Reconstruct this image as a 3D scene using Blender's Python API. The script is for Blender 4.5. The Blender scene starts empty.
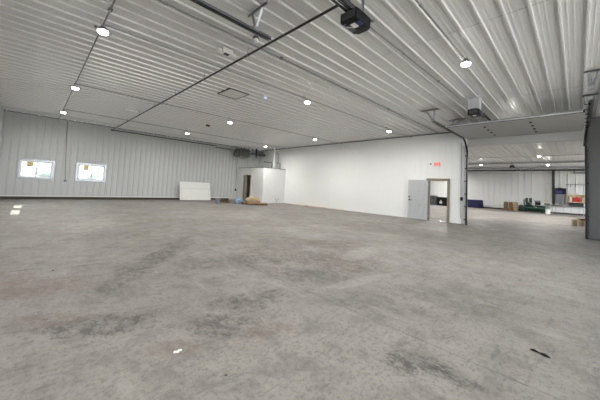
import bpy, bmesh, math, random
from mathutils import Vector, Matrix, noise
random.seed(7)
C = bpy.context.scene.collection
PI = math.pi
XR, YL, XS, YB, XF, H = 14.6, 20.15, -1.305, -6.0, 38.0, 4.488

# ------------------------------------------------------------------ materials
def nt(name):
    m = bpy.data.materials.new(name); m.use_nodes = True
    return m, m.node_tree.nodes, m.node_tree.links, m.node_tree.nodes['Principled BSDF']
MATS = {}
def mat(name, col, rough=.6, metal=0., spec=.5, var=0., scale=6., emit=None, estr=0., bump=0., stretch=(1,1,1), coat=0.):
    if name in MATS: return MATS[name]
    m, N, L, b = nt(name)
    b.inputs['Roughness'].default_value = rough
    b.inputs['Metallic'].default_value = metal
    b.inputs['Specular IOR Level'].default_value = spec
    b.inputs['Coat Weight'].default_value = coat
    tc = N.new('ShaderNodeTexCoord'); mp = N.new('ShaderNodeMapping'); mp.inputs['Scale'].default_value = stretch
    L.new(tc.outputs['Object'], mp.inputs['Vector'])
    nz = N.new('ShaderNodeTexNoise'); nz.inputs['Scale'].default_value = scale; nz.inputs['Detail'].default_value = 5
    L.new(mp.outputs[0], nz.inputs['Vector'])
    mx = N.new('ShaderNodeMix'); mx.data_type = 'RGBA'
    v = max(var, .02)
    mx.inputs['A'].default_value = (*[c*(1-v) for c in col], 1)
    mx.inputs['B'].default_value = (*[min(1, c*(1+v)) for c in col], 1)
    L.new(nz.outputs['Fac'], mx.inputs['Factor']); L.new(mx.outputs['Result'], b.inputs['Base Color'])
    if bump:
        bp = N.new('ShaderNodeBump'); bp.inputs['Strength'].default_value = bump; bp.inputs['Distance'].default_value = .01
        L.new(nz.outputs['Fac'], bp.inputs['Height']); L.new(bp.outputs[0], b.inputs['Normal'])
    if emit:
        b.inputs['Emission Color'].default_value = (*emit, 1); b.inputs['Emission Strength'].default_value = estr
    MATS[name] = m
    return m

CEIL = mat('painted steel ceiling', (.70,.70,.69), .22, 0, .6, .04, .7)
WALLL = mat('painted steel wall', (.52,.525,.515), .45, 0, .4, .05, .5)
WALLR = mat('white steel wall', (.78,.785,.77), .5, 0, .3, .04, .4)
WALLF = mat('far steel wall', (.76,.765,.75), .5, 0, .3, .04, .4)
HEAD = mat('header panel grey', (.45,.45,.435), .55, 0, .3, .04, 2)
JAMB_SHADED = mat('shaded wall end cladding', (.13,.13,.128), .5, .2, .4, .08, 3)  # dark grey stands in for the shade on this barely lit wall end
CLOS = mat('closet painted board', (.76,.76,.745), .6, 0, .3, .04, 1)
WHITE = mat('white paint', (.8,.8,.78), .4, 0, .4, .02)
SHEET = mat('white panel skin', (.74,.74,.70), .5, 0, .3, .03)
LINE = mat('panel groove', (.35,.35,.34), .6)
BLACK = mat('black plastic', (.008,.009,.011), .5, 0, .25, .1)
BLACKM = mat('black iron pipe', (.02,.02,.022), .4, .3, .5, .1)
GALV = mat('galvanised steel', (.42,.44,.47), .35, .85, .5, .12, 14)
DGALV = mat('dull galvanised steel', (.2,.21,.22), .45, .7, .5, .12, 14)
COND = mat('conduit steel', (.27,.27,.26), .45, .5, .5, .05, 10)
DARK = mat('dark grey', (.05,.05,.055), .6, 0, .4, .1)
OLIVE = mat('olive grey enamel', (.27,.275,.21), .5, .1, .4, .06)
TAN = mat('tan door frame paint', (.25,.215,.155), .5, 0, .4, .05)
DOORG = mat('grey door paint', (.46,.47,.47), .45, 0, .4, .03)
KERB = mat('dark base board', (.07,.055,.045), .8, 0, .3, .3, 3)
STEELW = mat('white strip', (.8,.8,.77), .5)
RUB = mat('rubber seal', (.03,.03,.03), .7)
BLUE = mat('blue plastic wrap', (.22,.31,.43), .35, 0, .5, .35, 9, bump=.3)
TANB = mat('tan paper sacks', (.42,.33,.22), .8, 0, .3, .35, 5, bump=.5)
BROWN = mat('brown cardboard', (.2,.13,.07), .85, 0, .3, .3, 6, bump=.3)
BUCK = mat('grey blue pail', (.2,.23,.27), .5, 0, .4, .05)
WOOD = mat('pale timber', (.62,.48,.31), .7, 0, .3, .2, 3, stretch=(1,8,8))
WOODD = mat('dark timber', (.25,.14,.06), .7, 0, .3, .2, 3, stretch=(1,8,8))
GREEN = mat('green enamel', (.003,.032,.019), .35, 0, .5, .1)
RED = mat('red plastic', (.55,.012,.015), .4, 0, .5, .05)
NAVY = mat('navy upholstery', (.022,.022,.07), .8, 0, .3, .25, 8)
NAVYP = mat('navy plastic', (.03,.04,.16), .5, 0, .4, .1)
YEL = mat('yellow print', (.7,.5,.12), .6)
PAPER = mat('white paper', (.85,.84,.8), .8)
STEEL = mat('brushed steel', (.5,.5,.5), .3, .9, .5, .05)
LENS = mat('lamp lens', (1,1,1), .5, emit=(1,.97,.92), estr=30)
EXR = mat('exit letters', (.9,.08,.06), .5, emit=(1,.08,.06), estr=.5)
EXB = mat('exit housing', (.85,.42,.38), .5, emit=(1,.4,.36), estr=.08)
BLED = mat('blue lit lens', (.5,.6,1), .4, emit=(.45,.6,1), estr=2.)

def make_glass():
    m = bpy.data.materials.new('window glass'); m.use_nodes = True
    N, L = m.node_tree.nodes, m.node_tree.links; N.clear()
    o = N.new('ShaderNodeOutputMaterial'); t = N.new('ShaderNodeBsdfTransparent'); g = N.new('ShaderNodeBsdfGlossy')
    t.inputs['Color'].default_value = (.70,.73,.72,1); g.inputs['Roughness'].default_value = .03
    x = N.new('ShaderNodeMixShader'); f = N.new('ShaderNodeFresnel'); f.inputs['IOR'].default_value = 1.45
    gm = N.new('ShaderNodeNewGeometry'); mm = N.new('ShaderNodeMath'); mm.operation = 'SUBTRACT'; mm.inputs[0].default_value = 1; L.new(gm.outputs['Backfacing'], mm.inputs[1])
    mf = N.new('ShaderNodeMath'); mf.operation = 'MULTIPLY'; L.new(mm.outputs[0], mf.inputs[0]); L.new(f.outputs[0], mf.inputs[1])
    L.new(mf.outputs[0], x.inputs[0]); L.new(t.outputs[0], x.inputs[1]); L.new(g.outputs[0], x.inputs[2]); L.new(x.outputs[0], o.inputs[0])
    return m
GLASS = make_glass()

def make_concrete():
    m, N, L, b = nt('worn concrete floor')
    tc = N.new('ShaderNodeTexCoord'); OB = tc.outputs['Object']
    def noise_(scale, detail=6, rough=.6, st=(1,1,1), rot=0., dist=0.):
        mp = N.new('ShaderNodeMapping'); mp.inputs['Scale'].default_value = st; mp.inputs['Rotation'].default_value = (0,0,rot)
        L.new(OB, mp.inputs['Vector'])
        n = N.new('ShaderNodeTexNoise'); n.inputs['Scale'].default_value = scale; n.inputs['Detail'].default_value = detail
        n.inputs['Roughness'].default_value = rough; n.inputs['Distortion'].default_value = dist
        L.new(mp.outputs[0], n.inputs['Vector']); return n.outputs['Fac']
    def ramp(src, a, c, lo=0., hi=1.):
        r = N.new('ShaderNodeMapRange'); r.inputs['From Min'].default_value = a; r.inputs['From Max'].default_value = c
        r.inputs['To Min'].default_value = lo; r.inputs['To Max'].default_value = hi; r.clamp = True
        L.new(src, r.inputs['Value']); return r.outputs['Result']
    def math_(op, a, c):
        n = N.new('ShaderNodeMath'); n.operation = op
        for k, v in enumerate((a, c)):
            if isinstance(v, (int, float)): n.inputs[k].default_value = v
            else: L.new(v, n.inputs[k])
        return n.outputs[0]
    def mixc(fac, a, col):
        x = N.new('ShaderNodeMix'); x.data_type = 'RGBA'
        if isinstance(fac, (int, float)): x.inputs['Factor'].default_value = fac
        else: L.new(fac, x.inputs['Factor'])
        if isinstance(a, tuple): x.inputs['A'].default_value = (*a, 1)
        else: L.new(a, x.inputs['A'])
        x.inputs['B'].default_value = (*col, 1)
        return x.outputs['Result']
    c = mixc(ramp(noise_(.35, 4), .3, .7), (.285,.264,.24), (.205,.192,.176))
    c = mixc(ramp(noise_(3.5, 8, .7), .47, .64, 0, .75), c, (.155,.142,.13))
    c = mixc(ramp(noise_(24, 5, .85), .5, .62, 0, .7), c, (.115,.107,.098))
    c = mixc(ramp(noise_(2.2, 7, .75, (1,5,1), .5, .6), .56, .64, 0, .55), c, (.1,.096,.092))
    c = mixc(ramp(noise_(1.3, 7, .7, (3.5,1,1), .35, .4), .54, .7, 0, .5), c, (.34,.325,.295))
    # stains with a shape of their own: centre x, y, radii, angle, strength, colour
    dk, br, rd, lt = (.064,.059,.056), (.105,.083,.07), (.16,.115,.097), (.4,.38,.345)
    warp = noise_(1.6, 8, .75); warp2 = noise_(7, 6, .8)
    brkn = ramp(noise_(6, 9, .85, (1.6,1,1), .6), .44, .56, .12, 1)
    for (x, y, rx, ry, an, st, col) in STAINS:
        mp = N.new('ShaderNodeMapping'); mp.vector_type = 'TEXTURE'
        mp.inputs['Location'].default_value = (x, y, 0); mp.inputs['Rotation'].default_value = (0, 0, an); mp.inputs['Scale'].default_value = (rx, ry, 1)
        L.new(OB, mp.inputs['Vector'])
        ln = N.new('ShaderNodeVectorMath'); ln.operation = 'LENGTH'; L.new(mp.outputs[0], ln.inputs[0])
        d = math_('ADD', ln.outputs['Value'], math_('MULTIPLY', math_('SUBTRACT', warp, .5), 3.2))
        d = math_('ADD', d, math_('MULTIPLY', math_('SUBTRACT', warp2, .5), 2.4))
        c = mixc(math_('MULTIPLY', ramp(d, .62, 1.05, min(1, st*1.6), 0), brkn), c, {'d': dk, 'b': br, 'r': rd, 'l': lt}[col])
    # saw-cut joints
    sp = N.new('ShaderNodeSeparateXYZ'); L.new(OB, sp.inputs[0])
    wob = math_('MULTIPLY', math_('SUBTRACT', noise_(5, 3), .5), .03)
    brk = ramp(noise_(2.5, 6, .8), .42, .6, .25, 1)
    for ax, v, w, st in (('X', 2.68, .007, .6), ('X', 14.58, .02, .5), ('Y', 4.95, .008, .3), ('X', 8.7, .008, .25), ('Y', 13.2, .01, .25), ('X', 21.5, .02, .5), ('X', 28., .02, .4)):
        d = math_('ABSOLUTE', math_('ADD', math_('SUBTRACT', sp.outputs[ax], v), wob), 0)
        c = mixc(math_('MULTIPLY', ramp(d, w*.6, w*1.6, st, 0), brk), c, (.05,.047,.045))
    c = mixc(ramp(noise_(11, 6, .85, (2.5,1,1), .6), .55, .72, 0, .45), c, (.33,.315,.29))
    L.new(c, b.inputs['Base Color'])
    L.new(ramp(noise_(1.1, 6), .3, .7, .5, .75), b.inputs['Roughness'])
    b.inputs['Specular IOR Level'].default_value = .35
    bp = N.new('ShaderNodeBump'); bp.inputs['Strength'].default_value = .25; bp.inputs['Distance'].default_value = .004
    L.new(noise_(30, 6, .7), bp.inputs['Height']); L.new(bp.outputs[0], b.inputs['Normal'])
    return m
STAINS = [(4.0,3.1,1.1,.7,-.7,.40,'b'),(3.9,3.9,1.5,.9,-.78,.42,'b'),(4.45,5.4,1.5,.8,-.8,.30,'b'),(5.4,4.2,1.0,.7,-.6,.38,'b'),(3.3,2.8,.6,.45,-.6,.42,'d'),
          (1.95,2.75,.55,.32,-.4,.55,'d'),(1.35,2.42,.42,.22,-.6,.5,'d'),(.55,3.1,.5,.25,-.5,.55,'d'),(.28,3.45,.35,.16,-.6,.5,'r'),(.0,4.7,.8,.45,-.7,.55,'r'),
          (1.3,4.7,1.6,.26,.95,.36,'d'),(2.1,5.7,1.3,.3,.9,.34,'d'),(2.3,4.4,.9,.5,-.2,.3,'d'),(2.34,.78,.14,.3,.1,.8,'d'),(2.2,1.0,.12,.2,-.6,.55,'d'),(1.72,2.05,.2,.14,-.5,.5,'r'),
          (4.1,1.1,.7,.8,.3,.28,'d'),(3.0,1.75,.3,.5,.4,.3,'d'),(.93,2.3,.22,.14,-.7,.45,'r'),(2.9,3.4,.7,.3,-.7,.35,'b'),(3.5,2.3,.9,.12,-.15,.3,'l'),(5.2,3.3,.9,.25,.2,.3,'l'),
          (8.5,9.5,2,1.2,.8,.22,'d'),(9.,5.,1.3,1.8,.2,.22,'b'),(1.3,9.5,1.6,.7,1.3,.3,'l'),(6.5,7.5,2.2,.8,-.6,.25,'b')]
CONC = make_concrete()

# ------------------------------------------------------------------ mesh builder
class MB:
    def __init__(s): s.bm = bmesh.new()
    def box(s, x0, x1, y0, y1, z0, z1, M=None):
        g = [(x0,y0,z0),(x1,y0,z0),(x1,y1,z0),(x0,y1,z0),(x0,y0,z1),(x1,y0,z1),(x1,y1,z1),(x0,y1,z1)]
        v = [s.bm.verts.new(M @ Vector(p) if M else p) for p in g]
        for f in ((0,3,2,1),(4,5,6,7),(0,1,5,4),(1,2,6,5),(2,3,7,6),(3,0,4,7)): s.bm.faces.new([v[i] for i in f])
        return s
    def rbox(s, x0, x1, y0, y1, z0, z1, r, M=None, seg=2):
        b = bmesh.new(); t = MB(); t.bm = b; t.box(x0,x1,y0,y1,z0,z1)
        bmesh.ops.bevel(b, geom=b.edges[:], offset=r, segments=seg, affect='EDGES', profile=.6)
        s.merge(b, M); return s
    def merge(s, b, M=None):
        mp = {v: s.bm.verts.new(M @ v.co if M else v.co) for v in b.verts}
        for f in b.faces:
            try: s.bm.faces.new([mp[v] for v in f.verts])
            except ValueError: pass
        b.free()
    def tube(s, pts, r, n=10, caps=True):
        pts = [Vector(p) for p in pts]; rings = []
        for i, p in enumerate(pts):
            a = pts[max(i-1,0)]; c = pts[min(i+1,len(pts)-1)]; d = (c-a).normalized()
            up = Vector((0,0,1)) if abs(d.z) < .9 else Vector((1,0,0))
            u = d.cross(up).normalized(); w = u.cross(d)
            rr = r[i] if isinstance(r, (list,tuple)) else r
            rings.append([s.bm.verts.new(p+rr*(math.cos(2*PI*k/n)*u+math.sin(2*PI*k/n)*w)) for k in range(n)])
        for A, B in zip(rings, rings[1:]):
            for k in range(n): s.bm.faces.new([A[k],A[(k+1)%n],B[(k+1)%n],B[k]])
        if caps: s.bm.faces.new(rings[0][::-1]); s.bm.faces.new(rings[-1])
        return s
    def lathe(s, prof, loc=(0,0,0), n=24, axis='Z'):
        rings = []
        for r, z in prof:
            ring = []
            for k in range(n):
                a = 2*PI*k/n; p = (r*math.cos(a), r*math.sin(a), z)
                if axis == 'X': p = (p[2], p[0], p[1])
                if axis == 'Y': p = (p[0], p[2], p[1])
                ring.append(s.bm.verts.new((p[0]+loc[0], p[1]+loc[1], p[2]+loc[2])))
            rings.append(ring)
        for A, B in zip(rings, rings[1:]):
            for k in range(n): s.bm.faces.new([A[k],A[(k+1)%n],B[(k+1)%n],B[k]])
        s.bm.faces.new(rings[0][::-1]); s.bm.faces.new(rings[-1]); return s
    def beam(s, a, b, w, t, ang=False):
        a, b = Vector(a), Vector(b); d = b-a; L_ = d.length
        q = d.to_track_quat('Z', 'Y').to_matrix().to_4x4(); M = Matrix.Translation(a) @ q
        if ang:
            s.box(-w/2,w/2,-w/2,-w/2+t,0,L_,M); s.box(-w/2,-w/2+t,-w/2,w/2,0,L_,M)
        else: s.box(-w/2,w/2,-t/2,t/2,0,L_,M)
        return s
    def build(s, name, m, parent=None, smooth=False, bevel=0., **kw):
        bmesh.ops.recalc_face_normals(s.bm, faces=s.bm.faces)
        me = bpy.data.meshes.new(name); s.bm.to_mesh(me); s.bm.free()
        o = bpy.data.objects.new(name, me); C.objects.link(o); me.materials.append(m)
        if smooth:
            for p in me.polygons: p.use_smooth = True
            try: me.set_sharp_from_angle(angle=math.radians(40))
            except Exception: pass
        if parent: o.parent = parent
        if bevel:
            b = o.modifiers.new('bevel', 'BEVEL'); b.width = bevel; b.segments = 2; b.limit_method = 'ANGLE'
        for k, v in kw.items(): o[k] = v
        return o
def thing(name, label, cat, loc=(0,0,0), rz=0., group=None):
    o = bpy.data.objects.new(name, None); C.objects.link(o); o.location = loc; o.rotation_euler = (0,0,rz)
    o.empty_display_size = .1
    o['label'] = label; o['category'] = cat
    if group: o['group'] = group
    return o
def tag(o, label, cat, group=None):
    o['label'] = label; o['category'] = cat
    if group: o['group'] = group
    return o
def struct(o, label=None):
    o['kind'] = 'structure'
    if label: o['label'] = label
    return o
def rebase(o, loc):
    """put a mesh's origin at loc, keeping it in place"""
    o.data.transform(Matrix.Translation(-Vector(loc))); o.location = loc; return o
def copy_tree(o, parent=None):
    c = o.copy(); C.objects.link(c)
    if parent: c.parent = parent
    for ch in [k for k in C.objects if k.parent == o]: copy_tree(ch, c)
    return c

# ------------------------------------------------------------------ ribbed sheets
def profile(u0, u1, sp, anchor, rib, w, minor, mr=.28, slot=0.):
    """list of (u, depth) over [u0,u1]; one bold rib and three pencil ribs per module"""
    pts = []
    k = math.floor((u0-anchor)/sp)-1
    while anchor+k*sp < u1+sp:
        c = anchor+k*sp
        pts += [(c-w*.5-w*.35,0),(c-w*.5,rib),(c+w*.5,rib),(c+w*.5+w*.35,0)]
        if slot: pts += [(c+w*.86,-.02),(c+w*.86+slot,-.02),(c+w*.87+slot,0)]
        for j in range(1, minor+1):
            m = c+sp*j/(minor+1); q = .012
            pts += [(m-q*1.6,0),(m-q*.5,rib*mr),(m+q*.5,rib*mr),(m+q*1.6,0)]
        k += 1
    def at(u):
        for (a, d), (b, e) in zip(pts, pts[1:]):
            if a <= u <= b: return d+(e-d)*(u-a)/max(b-a,1e-9)
        return 0
    return [(u0,at(u0))]+[p for p in pts if u0+1e-4 < p[0] < u1-1e-4]+[(u1,at(u1))]
def sheet(name, m, mapf, rects, sp, anchor, rib=.022, w=.03, minor=2, core=.12, mr=.28, slot=0.):
    """rects (u0,u1,v0,v1); mapf(u,v,d) -> point, d towards the room"""
    b = MB()
    for u0,u1,v0,v1 in rects:
        pr = profile(u0,u1,sp,anchor,rib,w,minor,mr,slot)
        lo = [b.bm.verts.new(mapf(u,v0,d)) for u,d in pr]; hi = [b.bm.verts.new(mapf(u,v1,d)) for u,d in pr]
        lb = [b.bm.verts.new(mapf(u,v0,-core)) for u,d in pr]; hb = [b.bm.verts.new(mapf(u,v1,-core)) for u,d in pr]
        for i in range(len(pr)-1):
            b.bm.faces.new([lo[i],lo[i+1],hi[i+1],hi[i]]); b.bm.faces.new([lb[i+1],lb[i],hb[i],hb[i+1]])
            b.bm.faces.new([lo[i],lb[i],lb[i+1],lo[i+1]]); b.bm.faces.new([hi[i+1],hb[i+1],hb[i],hi[i]])
        b.bm.faces.new([lo[0],hi[0],hb[0],lb[0]]); b.bm.faces.new([lo[-1],lb[-1],hb[-1],hi[-1]])
    return struct(b.build(name, m))

# ------------------------------------------------------------------ shell
b = MB().box(XS-.2, XF+.2, YB-.2, YL+.2, -.2, 0); struct(b.build('floor', CONC))
sheet('ceiling', CEIL, lambda u,v,d: (v,u,H-d), [(YB,YL,XS-.1,XF+.1)], 1/3, 5.53, .036, .028, 3, .15, .13)
z0 = .0
w1 = (-.54,.74,1.13,2.035); w2 = (1.80,3.09,1.13,2.035)
sheet('wall_left', WALLL, lambda u,v,d: (u,YL-d,v),
      [(XS-.1,w1[0],z0,H),(w1[0],w1[1],z0,w1[2]),(w1[0],w1[1],w1[3],H),(w1[1],w2[0],z0,H),(w2[0],w2[1],z0,w2[2]),(w2[0],w2[1],w2[3],H),(w2[1],XF,z0,H)],
      .295, -.93, .022, .03, 2, .12, .1, .028)
# white wall: doorway 4.46-5.39, overhead opening -0.22..3.66
DY0, DY1, DZ = 4.46, 5.39, 2.05
OY0, OY1, OZ = -.22, 3.66, 3.68
sheet('wall_right', WALLR, lambda u,v,d: (XR-d,u,v),
      [(OY1,DY0,0,H),(DY0,DY1,DZ,H),(DY1,YL,0,H)], .3, .1, .006, .022, 2, .16, .12, .0)
struct(MB().box(XR,XR+.16,OY0,OY1,OZ,H).build('trim_1', HEAD), 'grey header board above the wide overhead opening')
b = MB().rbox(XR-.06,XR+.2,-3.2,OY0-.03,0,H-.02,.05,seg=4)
struct(b.build('trim_2', JAMB_SHADED, smooth=True), 'smooth wall end right of the overhead opening, its shade painted in as dark grey')
sheet('wall_right', WALLR, lambda u,v,d: (XR-d,u,v), [(YB,-3.2,0,H)], .3, .1, .016, .02, 2, .16)
SL = [(15.1,16.3),(12.8,14.3)]
sheet('wall_side', WALLL, lambda u,v,d: (XS+d,u,v),
      [(YB,12.8,0,H),(12.8,16.3,0,1.30),(12.8,16.3,1.87,H),(14.3,15.1,1.30,1.87),(16.3,YL,0,H)], .295, 0., .024, .026, 2)
sheet('wall_back', WALLL, lambda u,v,d: (u,YB+d,v),
      [(XS,1.5,0,H),(1.5,9.5,3.9,H),(9.5,31.5,0,H),(31.5,37,3.7,H),(37,XF,0,H)], .295, 0., .024, .026, 2)  # unseen doorway openings, added to let fill daylight into both rooms
sheet('wall_far', WALLF, lambda u,v,d: (XF-d,u,v), [(YB,YL,0,H)], .55, .1, .03, .05, 2, .12, .1, .06)

# base boards and strips of the left wall
struct(MB().box(XS,11.6,YL-.05,YL-.03,.0,.15).build('baseboard_left', KERB))
struct(MB().box(XS,14.5,YL-.075,YL-.03,.15,.19).build('trim_3', STEELW), 'thin white drip strip along the foot of the left wall')
struct(MB().box(XR-.035,XR-.02,DY1+.1,15.7,0,.03).build('baseboard_right', STEELW))
struct(MB().box(XF-.06,XF-.035,YB,YL,.0,.14).build('baseboard_far', KERB))
struct(MB().box(XR-.05,XR-.02,OY1+.25,YL-.05,H-.075,H-.024).build('trim_4', DGALV), 'dark angle strip where the white wall meets the ceiling')
struct(MB().box(XS+.02,XR-.05,YL-.05,YL-.026,H-.06,H-.024).build('trim_5', DGALV), 'thin angle strip where the left wall meets the ceiling')
# lap seams of the ceiling sheets
b = MB().box(XS+.03, XR-.1, 18.88, 18.895, H-.044, H-.034); struct(b.build('trim_6', COND), 'ceiling sheet joint running beside the left wall')
b = MB().box(5.55,5.555,YB,4.6,H-.006,H-.002); struct(b.build('trim_7', COND), 'ceiling sheet lap joint in front of the overhead door')
b = MB().box(10.415,10.42,YB,4.6,H-.006,H-.002); struct(b.build('trim_8', COND), 'ceiling sheet lap joint above the raised door')

# ------------------------------------------------------------------ windows
def window(name, w):
    x0,x1,za,zb = w; y = YL-.03
    r = struct(bpy.data.objects.new(name, None), None); C.objects.link(r); r.location = ((x0+x1)/2, YL, za)
    off = Vector(r.location)
    def P(mb, n, m, par=r, **k):
        o = mb.build(n, m, None, **k); o.data.transform(Matrix.Translation(-off)); o.parent = par
        return o
    t = .055; f = MB()
    f.box(x0,x1,y-.03,y+.15,za,za+t).box(x0,x1,y-.03,y+.15,zb-t,zb).box(x0,x0+t,y-.03,y+.15,za+t,zb-t).box(x1-t,x1,y-.03,y+.15,za+t,zb-t)
    P(f, 'window_frame', WHITE, bevel=.006)
    f = MB(); g = .07
    f.box(x0-g,x1+g,y-.022,y+.005,zb,zb+g).box(x0-g,x1+g,y-.022,y+.005,za-g,za).box(x0-g,x0,y-.022,y+.005,za,zb).box(x1,x1+g,y-.022,y+.005,za,zb)
    P(f, 'window_casing', GALV)
    xm = (x0+x1)/2+.0
    s = MB(); a, c = x0+t, xm+.02; q = .035
    s.box(a,c,y,y+.03,za+t,za+t+q).box(a,c,y,y+.03,zb-t-q,zb-t).box(a,a+q,y,y+.03,za+t,zb-t).box(c-q,c,y,y+.03,za+t,zb-t)
    s1 = P(s, 'sash', WHITE)
    s = MB(); a, c = xm-.02, x1-t
    s.box(a,c,y+.04,y+.07,za+t,za+t+q).box(a,c,y+.04,y+.07,zb-t-q,zb-t).box(a,a+q,y+.04,y+.07,za+t,zb-t).box(c-q,c,y+.04,y+.07,za+t,zb-t)
    s2 = P(s, 'sash', WHITE)
    P(MB().box(xm-.01,xm+.025,y-.012,y,za+t,zb-t), 'meeting_rail', DGALV)
    P(MB().box(x0+t,xm,y+.012,y+.018,za+t,zb-t), 'glass_pane', GLASS, s1)
    P(MB().box(xm,x1-t,y+.052,y+.058,za+t,zb-t), 'glass_pane', GLASS, s2)
    sx = x0+.27
    st = P(MB().box(sx-.01,sx+.24,y+.006,y+.0115,zb-.33,zb-.09), 'sticker', PAPER)
    P(MB().box(sx,sx+.23,y+.002,y+.0055,zb-.22,zb-.10), 'sticker_print', YEL, st)
    P(MB().box(sx,sx+.23,y+.002,y+.0055,zb-.32,zb-.28), 'sticker_print', DARK, st)
    P(MB().box(sx+.02,sx+.17,y+.002,y+.0055,zb-.27,zb-.235), 'sticker_print', YEL, st)
window('window_1', w1); window('window_2', w2)
# lites of the side wall that throw the two sun patches
for k, (a, c) in enumerate(SL):
    f = MB().box(XS-.1,XS+.03,a-.03,c+.03,1.27,1.299).box(XS-.1,XS+.03,a-.03,c+.03,1.871,1.90).box(XS-.1,XS+.03,a-.03,a,1.3,1.87).box(XS-.1,XS+.03,c,c+.03,1.3,1.87)
    o = struct(f.build('window_%d' % (k+3), WHITE))
    MB().box(XS-.09,XS-.085,a,c,1.3,1.87).build('glass_pane', GLASS, o)

# outdoors beyond the windows
def grass_mat():
    return mat('mown grass', (.46,.47,.44), .9, 0, .2, .4, 2)
struct(MB().box(-60,90,YL+.25,130,-.35,-.25).build('ground', grass_mat()))
struct(MB().box(-60,XS-.25,-60,YL+.25,-.35,-.25).build('ground', mat('gravel yard', (.45,.43,.4), .9, 0, .2, .2, 3)))
struct(MB().box(XS-.25,90,-60,YB-.25,-.35,-.25).build('ground', mat('gravel yard', (.45,.43,.4))))
LEAF = mat('distant leaves', (.36,.38,.35), .9, 0, .2, .5, .6)
for i in range(9):
    b = bmesh.new(); bmesh.ops.create_icosphere(b, subdivisions=3, radius=1)
    x = -26+i*9.5+random.uniform(-1,1); hh = random.uniform(2.4,3.4); y = 105+random.uniform(-6,6)
    for v in b.verts:
        n = noise.noise(v.co*2.3+Vector((i*7,0,0)))
        v.co = Vector((v.co.x*3.4, v.co.y*3.0, v.co.z*hh*.5))*(1+.35*n)
    t = MB(); t.merge(b)
    r = thing('tree', 'distant leafy tree seen through the window glass', 'tree', (x,y,-.3), 0, 'distant trees beyond the windows')
    t.build('foliage', LEAF, r).location = (0,0,hh*.5+.9)
    MB().tube([(0,0,0),(.1,0,1.2),(0,0,2.4)], [.28,.22,.15]).build('trunk', WOODD, r)

# ------------------------------------------------------------------ personnel door in the white wall
f = MB()
xo, xi = XR-.05, XR+.18; cw = .085
f.box(xo,xi,DY0-.0,DY0+.03,0,DZ).box(xo,xi,DY1-.03,DY1,0,DZ).box(xo,xi,DY0,DY1,DZ-.03,DZ)
f.box(xo-.01,XR-.012,DY0-cw,DY0+.01,0,DZ+cw).box(xo-.01,XR-.012,DY1-.01,DY1+cw,0,DZ+cw).box(xo-.01,XR-.012,DY0-cw,DY1+cw,DZ,DZ+cw)
fr = struct(rebase(f.build('trim_9', TAN, bevel=.004), (XR,(DY0+DY1)/2,0)), 'tan painted frame around the open personnel doorway')
b = MB().box(XR-.04,XR+.18,DY0+.03,DY1-.03,0,.018); struct(b.build('trim_10', STEEL), 'metal threshold across the personnel doorway')
d = struct(bpy.data.objects.new('door_1', None), 'grey six panel personnel door swung open against the white wall'); C.objects.link(d)
d.location = (XR-.07, DY1+.0, .012); d.rotation_euler = (0,0,math.radians(9.5))   # leaf runs along +Y
W_, T_, HD = .965, .045, 2.03
leaf = MB().box(-T_+.032,0,0,W_,0,HD)
lx = (-T_,-T_+.032)
for y0_,y1_ in ((0,.13),(.43,.53),(.83,W_)): leaf.box(*lx,y0_,y1_,0,HD)
for z0_,z1_ in ((0,.2),(.76,.93),(1.54,1.66),(1.88,HD)): leaf.box(*lx,.13,.43,z0_,z1_).box(*lx,.53,.83,z0_,z1_)
leafo = leaf.build('door_leaf', DOORG, d, bevel=.003)
pn = [(.13,.43,1.66,1.88),(.53,.83,1.66,1.88),(.13,.43,.93,1.54),(.53,.83,.93,1.54),(.13,.43,.2,.76),(.53,.83,.2,.76)]
for y0,y1,za,zb in pn:
    m = MB(); g_ = .05; m.box(-T_+.003,-T_+.033,y0+g_,y1-g_,za+g_,zb-g_)
    m.build('door_panel', DOORG, leafo, bevel=.003)
hb = MB().lathe([(.032,0),(.032,.012),(.012,.014),(.012,.05)], (0,0,0), 16, 'X'); 
hb.rbox(.035,.055,-.13,.012,-.011,.011,.006)
o = hb.build('door_handle', BLACK, leafo, smooth=True); o.location = (-T_-.0, W_-.07, .97); o.scale = (-1.2,1.2,1.2)
kb = MB().lathe([(.033,0),(.033,.018),(.02,.022),(.02,.03)], (0,0,0), 16, 'X').rbox(.03,.045,-.006,.006,-.02,.02,.003)
o = kb.build('deadbolt', BLACK, leafo, smooth=True); o.location = (-T_, W_-.07, 1.13); o.scale = (-1.2,1.2,1.2)
for z in (.22,1.02,1.8):
    o = MB().tube([(.006,-.004,z-.05),(.006,-.004,z+.05)], .009, 8).build('hinge', STEEL, d)

# ------------------------------------------------------------------ exit sign
e = thing('exit_sign', 'small red lit exit sign on the white wall above the doorway', 'exit sign', (XR-.02,4.965,2.74))
MB().rbox(-.075,-.02,-.13,.13,0.02,.21,.008).build('housing', EXB, e, smooth=True)
MB().rbox(-.03,0,-.05,.05,.06,.18,.004).build('mounting_plate', WHITE, e)
cu = bpy.data.curves.new('exit_letters','FONT'); cu.body = 'EXIT'; cu.size = .145; cu.extrude = .003; cu.align_x = 'CENTER'; cu.align_y = 'CENTER'; cu.offset = .004
to = bpy.data.objects.new('exit_letters', cu); C.objects.link(to); to.parent = e
me_ = bpy.data.meshes.new_from_object(to); bpy.data.objects.remove(to); to = bpy.data.objects.new('exit_letters', me_); C.objects.link(to); to.parent = e; me_.materials.clear(); me_.materials.append(EXR)
to.location = (-.079,0,.118); to.rotation_euler = (PI/2,0,-PI/2)
x = tag(rebase(MB().rbox(-.05,0,-.03,.03,-.03,.03,.006,Matrix.Translation((XR,5.3,2.885))).build('junction_box', DARK), (XR,5.3,2.885)), 'tiny dark junction box just left of the exit sign', 'junction box')

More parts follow.
